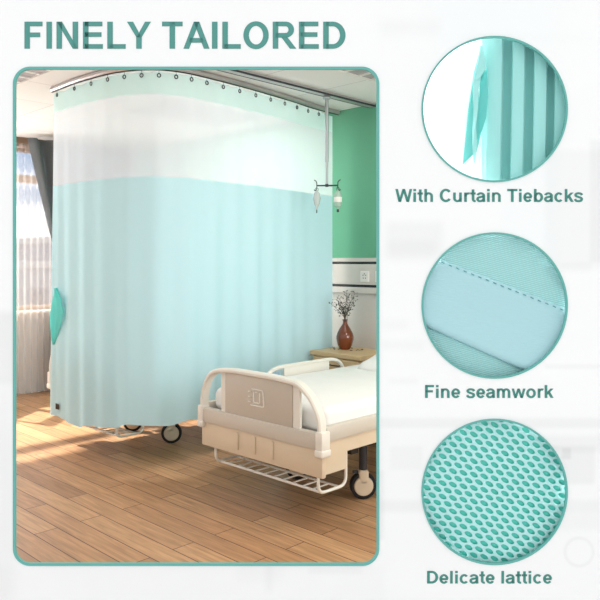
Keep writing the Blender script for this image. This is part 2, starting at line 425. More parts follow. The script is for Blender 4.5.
for s in ST:
    p, nn = on_path(s); tan = Vector((-nn.y, nn.x, 0)); c = Vector((p.x, p.y, 2.624)) - OFF
    pts = [c + tan*.011*math.cos(a) + Vector((0, 0, .012))*math.sin(a) + nn*.006 for a in [2*PI*k/14 for k in range(14)]]
    e = MB().tube(pts, .0036, 6, True)
    e.tube([c+nn*.006+Vector((0, 0, .012)), c+nn*.004+Vector((0, 0, .036))], .0012, 6)
    e.build('eyelet', M_dark, pc, smooth=True)
# tieback strap dangling at the curtain's free edge, and small black tag
def tie(u, v):
    z = .81 + u*.39 - .03*v*(1-u)
    s = lerpk([.035, .02, .015, .02, .04, .075], u); e = lerpk([.055, .11, .16, .20, .18, .095], u); s += (e-s)*v
    p, nn = on_path(max(0, s)); tan = Vector((-nn.y, nn.x, 0))
    if s < 0: p = p - tan*abs(s)*(1 if tan.x > 0 else -1)
    q = p + nn*(.026 + .010*math.sin(v*10+u*4))
    return Vector((q.x, q.y, z)) - OFF
MB().grid(tie, 16, 12).build('tieback_strap', M_tie, pc, smooth=True, solid=.003)
p0 = cpt(.085, .31); p1 = cpt(.125, .31); nn = Vector((0, -.012, 0))
MB().poly([p0+nn, p1+nn, p1+nn+Vector((0, 0, .038)), p0+nn+Vector((0, 0, .042))]).build('care_tag', M_black, pc, solid=.002)

# second ceiling track with the hanging infusion pole
tr2 = empty('infusion_track', (-3.65, 0, CEIL), 0, 'straight dark-edged ceiling rail with a steel infusion pole hanging from it', 'ceiling rail')
MB().box(-.03, .03, .9, WY-.004, -.028, 0, .003).build('rail', M_alu, tr2)
MB().box(.029, .033, .9, WY-.004, -.030, -.016).build('rail_slot', M_dark, tr2)
MB().box(-.033, -.029, .9, WY-.004, -.030, -.012).build('rail_slot', M_dark, tr2)
ip = empty('infusion_pole', (-3.65, 4.03, 1.98), 0, 'hanging stainless infusion pole with hooks, in front of the curtain near the green wall', 'pole')
MB().tube([(0, 0, 0), (0, 0, .35)], .010, 12).build('lower_tube', M_steel, ip, smooth='auto')
MB().tube([(0, 0, .18), (0, 0, .672)], .014, 14).build('pole', M_steel, ip, smooth='auto')
MB().lathe([(.03, 0), (.034, .01), (.02, .025)], (0, 0, .668), 20).build('carriage', M_steel, ip, smooth='auto')
h = MB(); hx = Vector((.78, .60, 0)).normalized()
h.tube([hx*-.078, hx*.085], .006, 10)
for sgn, L in ((-1, .078), (1, .085)):
    e = hx*sgn*L
    h.tube(arc([e, e+Vector((0, 0, .03)), e+hx*sgn*.02+Vector((0, 0, .045))], .012), .004, 8)
    h.tube(arc([e, e+Vector((0, 0, -.03)), e+hx*sgn*.012+Vector((0, 0, -.042)), e+hx*sgn*.022+Vector((0, 0, -.03))], .012), .0035, 8)
h.lathe([(.012, -.01), (.016, 0), (.012, .012)], (0, 0, 0), 14)
h.build('hook_arm', M_dark, ip, smooth='auto')
M_bag = mat('clear_infusion_bag', (222, 226, 224), .25, Transmission_Weight=.35, Alpha=.85)
M_btl = mat('pale_infusion_bottle', (200, 224, 208), .25, Transmission_Weight=.35, Alpha=.85)
e = Vector((-3.65, 4.03, 1.98)) + hx*-.078
bag = empty('infusion_bag', e+Vector((0, 0, -.19)), math.atan2(hx.y, hx.x), 'slim tapered clear infusion bag hanging left of the steel pole', 'infusion bag')
MB().lathe([(.002, 0), (.006, .012), (.022, .05), (.030, .09), (.022, .13), (.006, .152), (.003, .156)], (0, 0, 0), 18).build('bag_body', M_bag, bag, smooth=True)
MB().tube([(0, 0, -.022), (0, 0, .004)], .004, 8).build('outlet', M_dark, bag)
MB().tube([(.012*math.cos(a_), 0, .160+.014*math.sin(a_)) for a_ in [2*PI*k/14 for k in range(14)]], .0018, 6, True).build('hanging_loop', M_dark, bag)
e = Vector((-3.65, 4.03, 1.98)) + hx*.085
bo = empty('infusion_bottle', e+Vector((0, 0, -.19)), math.atan2(hx.y, hx.x), 'pale upright infusion bottle hanging right of the steel pole against the green wall', 'infusion bottle')
MB().lathe([(.006, 0), (.008, .018), (.027, .03), (.030, .05), (.030, .115), (.022, .135), (.008, .148), (.004, .158)], (0, 0, 0), 20).build('bottle_body', M_btl, bo, smooth='auto')
MB().lathe([(.010, -.004), (.010, .018)], (0, 0, -.012), 14).build('stopper', M_dark, bo)
MB().tube([(.012*math.cos(a_), 0, .162+.014*math.sin(a_)) for a_ in [2*PI*k/14 for k in range(14)]], .0018, 6, True).build('hanging_loop', M_dark, bo)
MB().lathe([(.0315, .06), (.0315, .10)], (0, 0, 0), 20).build('bottle_label', M_socket, bo, smooth='auto')

# ------------------------------------------------------------------ wall socket
def socket(x, label):
    so = empty('wall_socket', (x, WY-.030, 1.27), 0, label, 'socket')
    MB().box(-.045, .045, -.010, 0, -.045, .045, .003).build('face_plate', M_socket, so)
    MB().box(-.037, .037, -.012, -.009, -.037, .037, .001).build('socket_panel', mat('socket_inner', (226, 222, 216), .4), so)
    q = MB()
    for dx, dz, rx_, rz_ in ((0, .022, .003, .006), (-.014, .010, .006, .003), (.014, .010, .006, .003), (-.012, -.014, .003, .006), (.012, -.014, .003, .006)):
        q.box(dx-rx_, dx+rx_, -.0128, -.0118, dz-rz_, dz+rz_)
    q.build('pin_slots', M_dark, so)
# x from the pixel row on the wall
def wall_x(px):
    r = (px-300)/F; return WY*(.715*r-.699)/(.699*r+.715)
socket(wall_x(367.5), 'white five-pin wall socket in the service rail above the bedside cabinet')
socket(wall_x(382.5), 'second white wall socket in the service rail, only its edge beside the picture frame')

# ------------------------------------------------------------------ bedside cabinet, vase
NX0, NX1, NY0, NZ = -3.955, -3.42, 4.15, .67
ns = empty('bedside_cabinet', ((NX0+NX1)/2, (NY0+WY)/2, 0), 0, 'light oak bedside cabinet with drawers against the wall beside the bed', 'cabinet')
W2 = (NX1-NX0)/2; D2 = (WY-.02-NY0)/2
MB().box(-W2, W2, -D2, D2, NZ-.035, NZ, .004).build('top', M_oak, ns)
MB().box(-W2+.02, W2-.02, -D2+.025, D2, .05, NZ-.035).build('body', M_oak_v, ns)
MB().box(-W2+.03, W2-.03, -D2+.05, D2-.02, 0, .05).build('plinth', M_dark, ns)
for z0, z1 in ((.455, .625), (.27, .445), (.065, .26)):
    dr = MB().box(-W2+.025, W2-.025, -D2+.008, -D2+.028, z0, z1, .003).build('drawer', M_oak, ns)
    zc = z1-.05
    MB().tube(arc([(-.05, -D2+.008, zc), (-.05, -D2-.014, zc), (.05, -D2-.014, zc), (.05, -D2+.008, zc)], .01), .005, 8).build('handle', M_dark, dr, smooth=True)
vt = 5.80; vr = (345-300)/F
VX, VY = vt*(.715*vr-.699), vt*(.699*vr+.715)
va = empty('vase', (VX, VY, NZ), 0, 'brown amber glass vase of dry twigs on the bedside cabinet', 'vase')
prof = [(.036, 0), (.044, .006), (.058, .035), (.070, .085), (.071, .105), (.064, .135), (.046, .17), (.026, .20), (.018, .215), (.017, .235), (.022, .243), (.017, .244)]
bd = MB().lathe(prof, (0, 0, 0), 40)
for v in bd.bm.verts:
    a = math.atan2(v.co.y, v.co.x); k = 1+.035*math.cos(a*8)*min(1, v.co.z/.05)*max(0, 1-v.co.z/.2)
    v.co.x *= k; v.co.y *= k
bd.build('vase_body', M_vase, va, smooth=True)
MB().tube([(.019*math.cos(a), .019*math.sin(a), .243) for a in [2*PI*k/20 for k in range(20)]], .004, 8, True).build('vase_rim', M_dark, va, smooth=True)
st = MB(); lf = MB()
def leaf(c, d, s):
    d = d.normalized(); w = d.orthogonal().normalized(); w.rotate(Matrix.Rotation(random.random()*6.28, 3, d)); m = c + d*s*.5
    k = d.cross(w)*s*.12
    lf.poly([c, m+w*s*.3+k, c+d*s]); lf.poly([c, c+d*s, m-w*s*.3+k])
for i in range(9):
    an = 2*PI*i/9+.4; sp = .045 + .06*random.random(); H_ = .12+.10*random.random()
    P = [Vector((0, 0, .20))]
    for k in range(1, 9):
        q = k/8; P.append(Vector((sp*q**1.4*math.cos(an+.3*q)*1.15, sp*q**1.4*math.sin(an+.3*q)*1.15, .20+.045+(H_)*q)))
    st.tube(P, [.0018]*5+[.0012]*4, 5)
    for k in range(2, 9):
        for _ in range(4):
            d = Vector((random.uniform(-1, 1), random.uniform(-1, 1), random.uniform(-.3, 1))).normalized()
            e2 = P[k] + d*random.uniform(.008, .026)
            st.tube([P[k], e2], .0007, 4); leaf(e2, d, random.uniform(.013, .021))
st.build('twigs', M_stem, va); lf.build('leaves', M_leaf, va)
fl = MB()
_lf = lf; lf = fl
for i in range(26):
    a = random.uniform(0, 6.28); r = random.uniform(.075, .15)
    leaf(Vector((r*math.cos(a)*1.15, max(-.13, min(.12, r*math.sin(a)))*.8, random.uniform(.003, .008))), Vector((math.cos(a*3), math.sin(a*3), .15)), .018)
tag(fl.build('fallen_leaf', M_leaf), 'few dry leaves scattered on the cabinet top around the vase', 'leaves', kind='stuff').location = (VX, VY, NZ)

# ------------------------------------------------------------------ hospital bed
BW, BL = .99, 1.93
def make_bed(label):
    r = empty('hospital_bed', (0, 0, 0), 0, label, 'bed', 'hospital beds')
    # frame
    f = MB(); f.box(.0, .045, .02, BL, .475, .552, .008); f.box(BW-.045, BW, .02, BL, .475, .552, .008); f.box(0, BW, BL-.04, BL, .44, .55, .008); f.box(.03, BW-.03, .03, BL-.03, .44, .475)
    f.build('bed_frame', M_bgrey, r, smooth='auto')
    # side skirts
    for xa, xb, xc in ((.012, .04, .006), (BW-.04, BW-.012, BW-.006)):
        s = MB(); s.prism([(.004, .31), (.185, .31), (.185, .40), (BL-.1, .40), (BL-.1, .478), (.004, .478)], xa, xb)
        for v in s.bm.verts: v.co = Vector((v.co.z, v.co.x, v.co.y))
        s.build('side_skirt', M_beige, r, smooth='auto')
    s = MB(); s.box(.004, BW-.004, -.012, .02, .295, .44, .008)
    sk = s.build('foot_skirt', M_beige, r, smooth='auto')
    for x in (.335, .48, .625): MB().box(x-.011, x+.011, -.020, -.010, .325, .425, .006, 3).build('rib', M_beige, sk, smooth='auto')
    s = MB(); s.box(-.004, BW+.004, -.024, .026, .438, .522, .008); s.build('foot_rail', M_bgrey, r, smooth='auto')
    # footboard
    A = arc([(.018, 0, .445), (.018, 0, .605), (.07, 0, .715), (.15, 0, .757), (.30, 0, .768), (BW-.34, 0, .768), (BW-.17, 0, .757), (BW-.085, 0, .70), (BW-.018, 0, .60), (BW-.018, 0, .445)], .045, 6)
    fb = MB().ribbon(A, .055, .026).build('footboard', M_bwhite, r, smooth='auto')
    MB().box(.225, .775, -.014, .014, .50, .762, .006).build('footboard_panel', M_inset, fb, smooth='auto')
    MB().box(.185, .225, -.009, .009, .50, .762, .003).build('panel_edge', M_bwhite, fb)
    MB().box(.775, .825, -.009, .009, .50, .762, .003).build('panel_edge', M_bwhite, fb)
    em = MB(); cx, cz, yy = .495, .642, -.016
    em.tube(arc([(cx-.035, yy, cz+.045), (cx+.055, yy, cz+.045), (cx+.065, yy, cz-.038), (cx+.055, yy, cz-.045), (cx-.045, yy, cz-.045)], .01), .0035, 8)
    em.tube(arc([(cx-.018, yy, cz+.028), (cx-.018, yy, cz-.028), (cx+.03, yy, cz-.028), (cx+.03, yy, cz+.028)], .008), .0035, 8)
    em.tube([(cx-.006, yy, cz+.028), (cx+.012, yy, cz+.028)], .0025, 6)
    for k in (-1, 0, 1): em.tube([(cx-.062, yy, cz+k*.028), (cx-.044, yy, cz+k*.028)], .0035, 8)
    tag(em.build('emblem', M_bwhite, fb, smooth=True), 'raised cream emblem of a bracket, a U shape and three dashes')
    for x in (.012, BW-.012):
        c = MB(); c.box(x-.024, x+.024, -.032, .034, .43, .535, .008); c.box(x-.028, x+.028, -.036, .038, .405, .445, .010, 3)
        c.build('corner_cap', M_bwhite, r, smooth='auto')
    # mattress
    m = MB(); m.box(.04, BW-.04, .045, BL-.07, .50, .638, .045, 5)
    
    mt = m.build('mattress', M_linen, r, smooth='auto')
    def pil(u, v, s):
        a = (2*u-1); b = (2*v-1); k = (max(0, 1-a**4)*max(0, 1-b**4))**.45
        return (.50+a*.33*(1-.06*b*b), 1.42+b*.23*(1-.10*a*a), .685 + s*.06*k + .006*math.sin(a*7+b*5) + .05*b)
    p = MB(); p.grid(lambda u, v: pil(u, v, 1), 24, 18); p.grid(lambda u, v: pil(u, v, -1), 24, 18)
    bmesh.ops.remove_doubles(p.bm, verts=p.bm.verts, dist=.0008)
    tag(p.build('pillow', M_linen, r, smooth=True), 'plump white pillow')
    # headboard
    A = arc([(.02, BL-.02, .45), (.02, BL-.02, .70), (.12, BL-.02, .80), (.30, BL-.02, .82), (BW-.30, BL-.02, .82), (BW-.12, BL-.02, .80), (BW-.02, BL-.02, .70), (BW-.02, BL-.02, .45)], .06, 6)
    hb = MB().ribbon(A, .045, .026).build('headboard', M_bwhite, r, smooth='auto')
    MB().box(.16, BW-.16, BL-.03, BL-.008, .47, .81, .004).build('headboard_panel', M_bwhite, hb)
    # side guard on the left
    g = arc([(-.002, .49, .50), (-.002, .53, .655), (-.002, .62, .688), (-.002, 1.18, .692), (-.002, 1.27, .655), (-.002, 1.34, .50)], .05, 6)
    sg = MB().ribbon(g, .026, .024, Vector((1, 0, 0))).build('side_guard', M_bwhite, r, smooth='auto')
    MB().box(-.010, .008, .68, 1.13, .50, .683, .004).build('guard_panel', M_bwhite, sg, smooth='auto')
    MB().box(-.012, .006, .57, .64, .50, .655, .003).build('guard_handle', mat('pale_blue_plastic', (150, 178, 208), .4), sg)
    # under-frame
    u = MB(); u.box(.24, .29, .12, BL-.12, .30, .42); u.box(BW-.29, BW-.24, .12, BL-.12, .30, .42); u.box(.16, BW-.16, .40, .46, .31, .39); u.box(.16, BW-.16, BL-.36, BL-.3, .31, .39)
    u.box(.10, BW-.10, .62, .70, .33, .44); u.box(BW-.17, BW-.13, .22, BL-.3, .375, .405); u.box(BW-.16, BW-.11, .66, .92, .20, .41); u.box(.11, .16, .66, .92, .20, .41)
    un = u.build('underframe', M_black, r)
    for z in (.355, .395-.09): MB().lathe([(.013, 0), (.013, .008), (.006, .012)], n=12, mtx=Matrix.Translation((BW-.11, .78, z)) @ Matrix.Rotation(PI/2, 4, 'Y')).build('bolt', M_bwhite, un)
    # casters
    for x, y in ((.21, .60), (BW-.24, .60), (.21, BL-.28), (BW-.24, BL-.28)):
        an = math.radians(-38); M4 = Matrix.Translation((x, y, 0)) @ Matrix.Rotation(an, 4, 'Z')
        c = MB()
        c.tube([M4 @ Vector((0, 0, .15)), M4 @ Vector((0, 0, .36))], .024, 14); 
        co = c.build('caster', M_dark, r, smooth='auto')
        W = M4 @ Matrix.Translation((0, .0, .078)) @ Matrix.Rotation(PI/2, 4, 'Y')
        MB().lathe([(.058, -.022), (.072, -.022), (.078, -.016), (.078, .016), (.072, .022), (.058, .022)], n=32, mtx=W).build('tyre', M_rubber, co, smooth='auto')
        h = MB(); h.lathe([(.030, -.030), (.054, -.028), (.059, -.020), (.059, .020), (.054, .028), (.030, .030)], n=32, mtx=W)
        Hm = M4
        h.box(-.030, .030, -.030, .030, .085, .172, .012, 3, mtx=Hm)
        h.build('wheel_cover', M_beige, co, smooth='auto')
        MB().box(-.010, .010, -.062, -.028, .150, .166, .004, mtx=M4).build('brake_pedal', M_dark, co)
    # wire basket under the foot end
    k = MB(); xb0, xb1, zb, yb0, yb1 = .12, .945, .210, .0, .218
    for x in (xb0, xb1):
        k.tube(arc([(x, yb0+.004, .35), (x, yb0+.004, zb), (x, yb1, zb), (x, yb1, .40)], .05, 6), .0085, 10)
    k.tube([(xb0, yb0+.035, zb), (xb1, yb0+.035, zb)], .0075, 10); k.tube([(xb0, yb1-.05, zb), (xb1, yb1-.05, zb)], .0065, 10)
    for i in range(1, 11):
        x = xb0+(xb1-xb0)*i/11; k.tube([(x, yb0+.035, zb), (x, yb1-.05, zb)], .0045, 8)
    k.build('wire_basket', M_bwhite, r, smooth='auto')
    # dark parcel of the brake linkage seen behind the basket
    q = MB(); q.tube(arc([(.42, .33, .34), (.42, .30, .20), (.60, .30, .20)], .03), .012, 8); q.build('brake_linkage', M_black, r, smooth='auto')
    return r
bed = make_bed('cream hospital bed in front, its emblem footboard fully in view')
bed.location = (-3.38, 2.62, 0)
bed2 = copy_tree(bed); bed2.location = (-5.24, 2.58, 0)
for c_ in bed2.children:
    if c_.name.startswith('wire_basket'): c_.location.z = -.03   # hung one notch lower
bed2['label'] = 'hospital bed behind the aqua curtain, only basket and wheel showing below the hem'

# wooden chair by the window at the left edge
ch = empty('wooden_chair', (-6.80, 2.605, 0), math.radians(-52), 'brown wooden chair by the window, just its edge beside the left frame', 'chair')
MB().box(-.22, .22, -.21, .21, .42, .455, .01).build('seat', M_chairw, ch)
for x in (-.2, .2):
    MB().tube([(x, -.19, 0), (x, -.19, .42)], [.013, .018], 8).build('leg', M_chairw, ch)
    MB().tube([(x, .21, 0), (x, .19, .44), (x, .24, .88)], [.013, .018, .015], 8).build('leg', M_chairw, ch)
MB().box(-.215, .215, .215, .25, .70, .88, .01).build('backrest', M_chairw, ch)

# ------------------------------------------------------------------ outside the window
M_facade = [mat('facade_grey', (150, 160, 175), .9), mat('facade_blue', (128, 142, 165), .9), mat('facade_pale', (176, 182, 190), .9)]
M_winout = mat('far_window_glass', (84, 98, 122), .3)
def tower(x, y, w, d, zt, mi, label):
    t = empty('apartment_building', (x, y, -30), 0, label, 'building', 'buildings outside the window')
    MB().box(-d/2, d/2, -w/2, w/2, 0, zt+30).build('facade', M_facade[mi], t)
    MB().box(-d/2-.2, d/2+.2, -w/2-.2, w/2+.2, zt+30, zt+30.6).build('parapet', M_facade[2], t)
    for i in range(int(w//2.4)):
        for k in range(4):
            yy = -w/2+1.2+i*2.4; zz = zt+30-2.5-k*3; MB().box(d/2, d/2+.1, yy-.7, yy+.7, zz-.8, zz+.8).build('window', M_winout, t)
tower(-62, 24.5, 12, 10, .9, 0, 'grey-blue apartment block outside, left through the net curtain')
tower(-70, 36, 9, 10, 3.2, 1, 'taller blue-grey apartment block outside, right through the net curtain')
tower(-48, 30, 8, 8, -2.2, 2, 'low pale apartment block outside, in front of the taller blue-grey one')
struct(MB().box(-160, -12, -120, 120, -31, -30).build('ground', mat('far_ground', (150, 152, 150), .95)))

# ------------------------------------------------------------------ the display board with its openings
B0 = FW*2.0
bd = empty('display_board', (B0.x, B0.y, 0), TH, 'tall white printed display board with teal-framed openings and green lettering', 'display board')
def bx(px): return (px-300)*2/F
def bz(py): return EYE-(py-HZ)*2/F
def circle_pts(cx, cy, r, n=96): return [(bx(cx)+r*2/F*math.cos(2*PI*k/n), bz(cy)+r*2/F*math.sin(2*PI*k/n)) for k in range(n)]
def rrect_pts(x0, x1, y0, y1, r, n=14):
    out = []
    for cx, cy, a0 in ((x1-r, y0+r, 0), (x0+r, y0+r, 90), (x0+r, y1-r, 180), (x1-r, y1-r, 270)):
        for k in range(n+1):
            a = math.radians(a0+90*k/n); out.append((bx(cx+r*math.cos(a)), bz(cy-r*math.sin(a))))
    return out
def plate(name, loops, th, m, parent, y=0):
    """a flat plate with holes: loops in (x, z); thickness along y"""
    cu = bpy.data.curves.new(name, 'CURVE'); cu.dimensions = '2D'; cu.fill_mode = 'BOTH'; cu.extrude = th/2
    for L in loops:
        sp = cu.splines.new('POLY'); sp.points.add(len(L)-1); sp.use_cyclic_u = True
        for p, (x, z) in zip(sp.points, L): p.co = (x, z, 0, 1)
    tmp = bpy.data.objects.new(name+'_c', cu); COL.objects.link(tmp)
    dg = bpy.context.evaluated_depsgraph_get(); me = bpy.data.meshes.new_from_object(tmp.evaluated_get(dg))
    bpy.data.objects.remove(tmp)
    me.transform(Matrix.Rotation(PI/2, 4, 'X')); me.transform(Matrix.Translation((0, y, 0)))
    me.materials.clear(); me.materials.append(m)
    o = bpy.data.objects.new(name, me); COL.objects.link(o); o.parent = parent; return o
CIR = [(494.5, 109.2), (494.5, 305.5), (494.5, 491.7)]
outer = [(-1.7, 0.0), (1.7, 0.0), (1.7, 2.62), (-1.7, 2.62)]
plate('board', [outer, rrect_pts(14.5, 377.8, 68.2, 564.3, 16)] + [circle_pts(cx, cy, 72) for cx, cy in CIR], .006, M_board, bd, .003)
tag(plate('picture_frame', [rrect_pts(13.2, 379.2, 66.9, 565.6, 17.3), rrect_pts(15.9, 376.5, 69.6, 562.9, 14.6)], .007, M_teal_line, bd, .0005), 'thin teal rounded frame around the large opening')
for (cx, cy), nm in zip(CIR, ('top', 'middle', 'bottom')):
    tag(plate('round_frame', [circle_pts(cx, cy, 73.1), circle_pts(cx, cy, 71.2)], .007, M_teal_line, bd, .0005), 'thin teal ring around the %s round opening' % nm)
    # housing of the round window: wall and back
    hs = MB(); n_ = 64; R_ = .275; X_, Z_ = bx(cx), bz(cy)
    A = [hs.bm.verts.new((X_+R_*math.cos(2*PI*k/n_), .0065, Z_+R_*math.sin(2*PI*k/n_))) for k in range(n_)]
    C_ = [hs.bm.verts.new((X_+R_*math.cos(2*PI*k/n_), .15, Z_+R_*math.sin(2*PI*k/n_))) for k in range(n_)]
    for k in range(n_): hs.bm.faces.new((A[k], A[(k+1) % n_], C_[(k+1) % n_], C_[k]))
    hs.bm.faces.new(C_)
    hs.build('window_housing', M_niche, bd, solid=0)
# lettering: bold grotesque capitals and small letters drawn stroke by stroke
def arc_(cx, cy, rx, ry, a0, a1, n=20): return [(cx+rx*math.cos(math.radians(a0+(a1-a0)*k/n)), cy+ry*math.sin(math.radians(a0+(a1-a0)*k/n))) for k in range(n+1)]
def smooth_(P): return [(p.x, p.y) for p in catmull(P, 8)]
V_ = lambda x, a, b: [(x, a), (x, b)]
H_ = lambda y, a, b: [(a, y), (b, y)]
GL = {  # advance, strokes, polygons; 1000 units to the em
 'F': (611, [V_(145, 0, 716), H_(656, 120, 568), H_(368, 120, 505)], []),
 'I': (278, [V_(140, 0, 716)], []),
 'N': (722, [V_(139, 0, 716), V_(583, 0, 716)], [[(73, 716), (214, 716), (649, 0), (508, 0)]]),
 'E': (667, [V_(145, 0, 716), H_(656, 120, 604), H_(375, 120, 580), H_(60, 120, 618)], []),
 'L': (611, [V_(148, 0, 716), H_(60, 120, 580)], []),
 'Y': (667, [V_(333, 0, 330)], [[(2, 716), (170, 716), (405, 302), (262, 302)], [(664, 716), (499, 716), (262, 302), (405, 302)]]),
 'T': (611, [V_(306, 0, 716), H_(656, 22, 590)], []),
 'A': (722, [H_(222, 170, 550)], [[(0, 0), (156, 0), (438, 716), (286, 716)], [(720, 0), (562, 0), (286, 716), (438, 716)]]),
 'O': (778, [arc_(389, 358, 272, 308, 0, 360, 40)], []),
 'R': (722, [V_(147, 0, 716), H_(656, 147, 425) + arc_(425, 506, 156, 150, 90, -90) + H_(356, 425, 147)], [[(300, 310), (455, 330), (722, 0), (545, 0)]]),
 'D': (722, [V_(147, 0, 716), H_(656, 147, 330) + arc_(330, 358, 278, 298, 90, -90, 28) + H_(60, 330, 147)], []),
 'W': (944, [], [[(3, 716), (151, 716), (322, 0), (174, 0)], [(174, 0), (322, 0), (545, 716), (400, 716)], [(400, 716), (545, 716), (770, 0), (622, 0)], [(622, 0), (770, 0), (942, 716), (797, 716)]]),
 'C': (722, [arc_(378, 358, 266, 308, 40, 322, 34)], []),
 'i': (278, [V_(140, 0, 519), V_(140, 589, 716)], []),
 'l': (278, [V_(140, 0, 716)], []),
 'h': (611, [V_(140, 0, 716), arc_(308, 320, 168, 156, 180, 0) + V_(476, 320, 0)], []),
 'n': (611, [V_(140, 0, 519), arc_(308, 320, 168, 156, 180, 0) + V_(476, 320, 0)], []),
 'u': (611, [V_(471, 0, 519), V_(135, 519, 199) + arc_(303, 199, 168, 156, 180, 360)], []),
 'm': (889, [V_(140, 0, 519), arc_(292, 320, 152, 156, 180, 0) + V_(444, 320, 0), arc_(596, 320, 152, 156, 180, 0) + V_(748, 320, 0)], []),
 't': (333, [V_(172, 690, 150) + arc_(265, 150, 93, 103, 180, 275, 8) + [(318, 52)], H_(466, 15, 318)], []),
 'r': (389, [V_(140, 0, 519), arc_(300, 300, 160, 170, 180, 62)], []),
 'a': (556, [arc_(268, 345, 172, 130, 168, 0) + [(440, 345), (440, 90), (456, 0)], smooth_([(440, 300), (330, 285), (190, 255), (108, 205), (100, 120), (165, 50), (265, 45), (370, 80), (440, 160)])], []),
 'e': (556, [arc_(282, 259, 176, 216, 4, 325, 32), H_(250, 110, 500)], []),
 'c': (556, [arc_(292, 259, 182, 216, 40, 320, 32)], []),
 'o': (611, [arc_(305, 259, 196, 216, 0, 360, 36)], []),
 's': (556, [smooth_([(468, 375), (415, 448), (285, 478), (160, 455), (112, 385), (155, 318), (285, 268), (410, 222), (452, 150), (405, 68), (280, 40), (140, 68), (78, 155)])], []),
 'b': (611, [V_(140, 0, 716), arc_(322, 259, 182, 216, 0, 360, 36)], []),
 'k': (556, [V_(137, 0, 716)], [[(190, 150), (190, 325), (388, 519), (560, 519)], [(235, 262), (345, 375), (562, 0), (398, 0)]]),
 'w': (778, [], [[(3, 519), (140, 519), (283, 0), (150, 0)], [(150, 0), (283, 0), (455, 519), (325, 519)], [(325, 519), (455, 519), (628, 0), (495, 0)], [(495, 0), (628, 0), (776, 519), (640, 519)]]),
 ' ': (278, [], []),
}
def lettering(name, txt, x0, x1, ytop, ybase, m, label):
    X = 0; polys = []; wi = 0
    for ch in txt:
        if ch == ' ': wi += 1
        adv, S, P = GL[ch]; up = ch.isupper(); wx, wy = (77, 62) if up else (74, 57)
        for pts in S:
            pts = [q for i, q in enumerate(pts) if i == 0 or (abs(q[0]-pts[i-1][0])+abs(q[1]-pts[i-1][1])) > .5]
            closed = abs(pts[0][0]-pts[-1][0]) + abs(pts[0][1]-pts[-1][1]) < 1
            Lf, Rt = [], []
            for i, p in enumerate(pts):
                a = pts[max(0, i-1)]; b = pts[min(len(pts)-1, i+1)]
                if closed and i in (0, len(pts)-1): a, b = pts[-2], pts[1]
                d = Vector((b[0]-a[0], b[1]-a[1])).normalized()
                Lf.append((X+p[0]-d.y*wx, p[1]+d.x*wy)); Rt.append((X+p[0]+d.y*wx, p[1]-d.x*wy))
            for i in range(len(pts)-1): polys.append((wi, [Lf[i], Lf[i+1], Rt[i+1], Rt[i]]))
        for P_ in P: polys.append((wi, [(X+a, b) for a, b in P_]))
        X += adv
    xs = [p[0] for _, q in polys for p in q]; lo, hi = min(xs), max(xs)
    sx = (bx(x1)-bx(x0))/(hi-lo); sy = (bz(ytop)-bz(ybase))/716.
    for k, word in enumerate(txt.split(' ')):
        mb = MB()
        for w_, q in polys:
            if w_ == k: mb.poly([(bx(x0)+(a-lo)*sx, -.0008, bz(ybase)+b*sy) for a, b in q])
        for f in mb.bm.faces:
            f.normal_update()
            if f.normal.y > 0: f.normal_flip()
        o = mb.build(name, m, bd, recalc=False); o['label'] = label % word
lettering('heading', 'FINELY TAILORED', 24.5, 345.5, 21.8, 48.8, M_title, 'large green capitals reading %s')
lettering('caption', 'With Curtain Tiebacks', 395.3, 583, 189, 201.9, M_caption, 'green caption word reading %s')
lettering('caption', 'Fine seamwork', 425, 553.5, 385, 397.9, M_caption, 'green caption word reading %s')
lettering('caption', 'Delicate lattice', 427, 552, 570.8, 583.4, M_caption, 'green caption word reading %s')

# ---- round window 1: pleated curtain and its tieback
def np_(px, py, d): return Vector(((px-300)*(2+d)/F, d, EYE-(py-HZ)*(2+d)/F))
def satin(name, rgb, sheen=.3):
    m = mat(name, rgb, .5, spec=.6)
    n, l, b = nt(m); b.inputs['Sheen Weight'].default_value = sheen; b.inputs['Sheen Roughness'].default_value = .35
    return m
M_pleat = satin('teal_pleat_cloth', (160, 226, 222), .2)
def clip(mb, c, r=.236):
    X_, Z_ = bx(c[0]), bz(c[1])
    kill = [v for v in mb.bm.verts if math.hypot(v.co.x-X_*(2+v.co.y)/2, v.co.z-EYE-(Z_-EYE)*(2+v.co.y)/2) > r]
    bmesh.ops.delete(mb.bm, geom=kill, context='VERTS'); return mb
def to_world_root(name, label, cat, group=None):
    o = empty(name, (B0.x, B0.y, 0), TH, label, cat, group); return o
sw = to_world_root('pleated_curtain', 'teal pleated curtain sample hanging inside the top round opening', 'curtain sample')
K = [(480.5, .062), (482, .05), (487, .040), (495, .032), (500.5, .030), (501.6, .036), (502.6, .072), (507, .074), (512, .072), (511.3, .036), (512.5, .030),
     (518, .029), (523, .030), (524, .036), (525, .072), (529, .074), (534, .072), (533.4, .036), (534.5, .030), (540, .029), (545.5, .030), (546.3, .036), (547, .072),
     (551, .074), (555, .072), (554.4, .036), (555.5, .03), (562, .029), (570, .03)]
def prof1(u):
    x = u*(len(K)-1); i = min(int(x), len(K)-2); k = x-i; a = K[i]; b = K[i+1]; return a[0]+(b[0]-a[0])*k, a[1]+(b[1]-a[1])*k
def pl(u, v):
    px, d = prof1(u); py = 24+v*170; px += (v-.5)*(-3.0 if px > 486 else 0)
    return np_(px, py, d)
clip(MB().grid(pl, (len(K)-1)*3, 60), CIR[0]).build('pleated_cloth', M_pleat, sw, smooth='auto', solid=.0015)
M_tb_shade = satin('teal_shaded_satin', (104, 206, 200), .15)  # deeper teal puts the shade of the back and inner folds into the colour
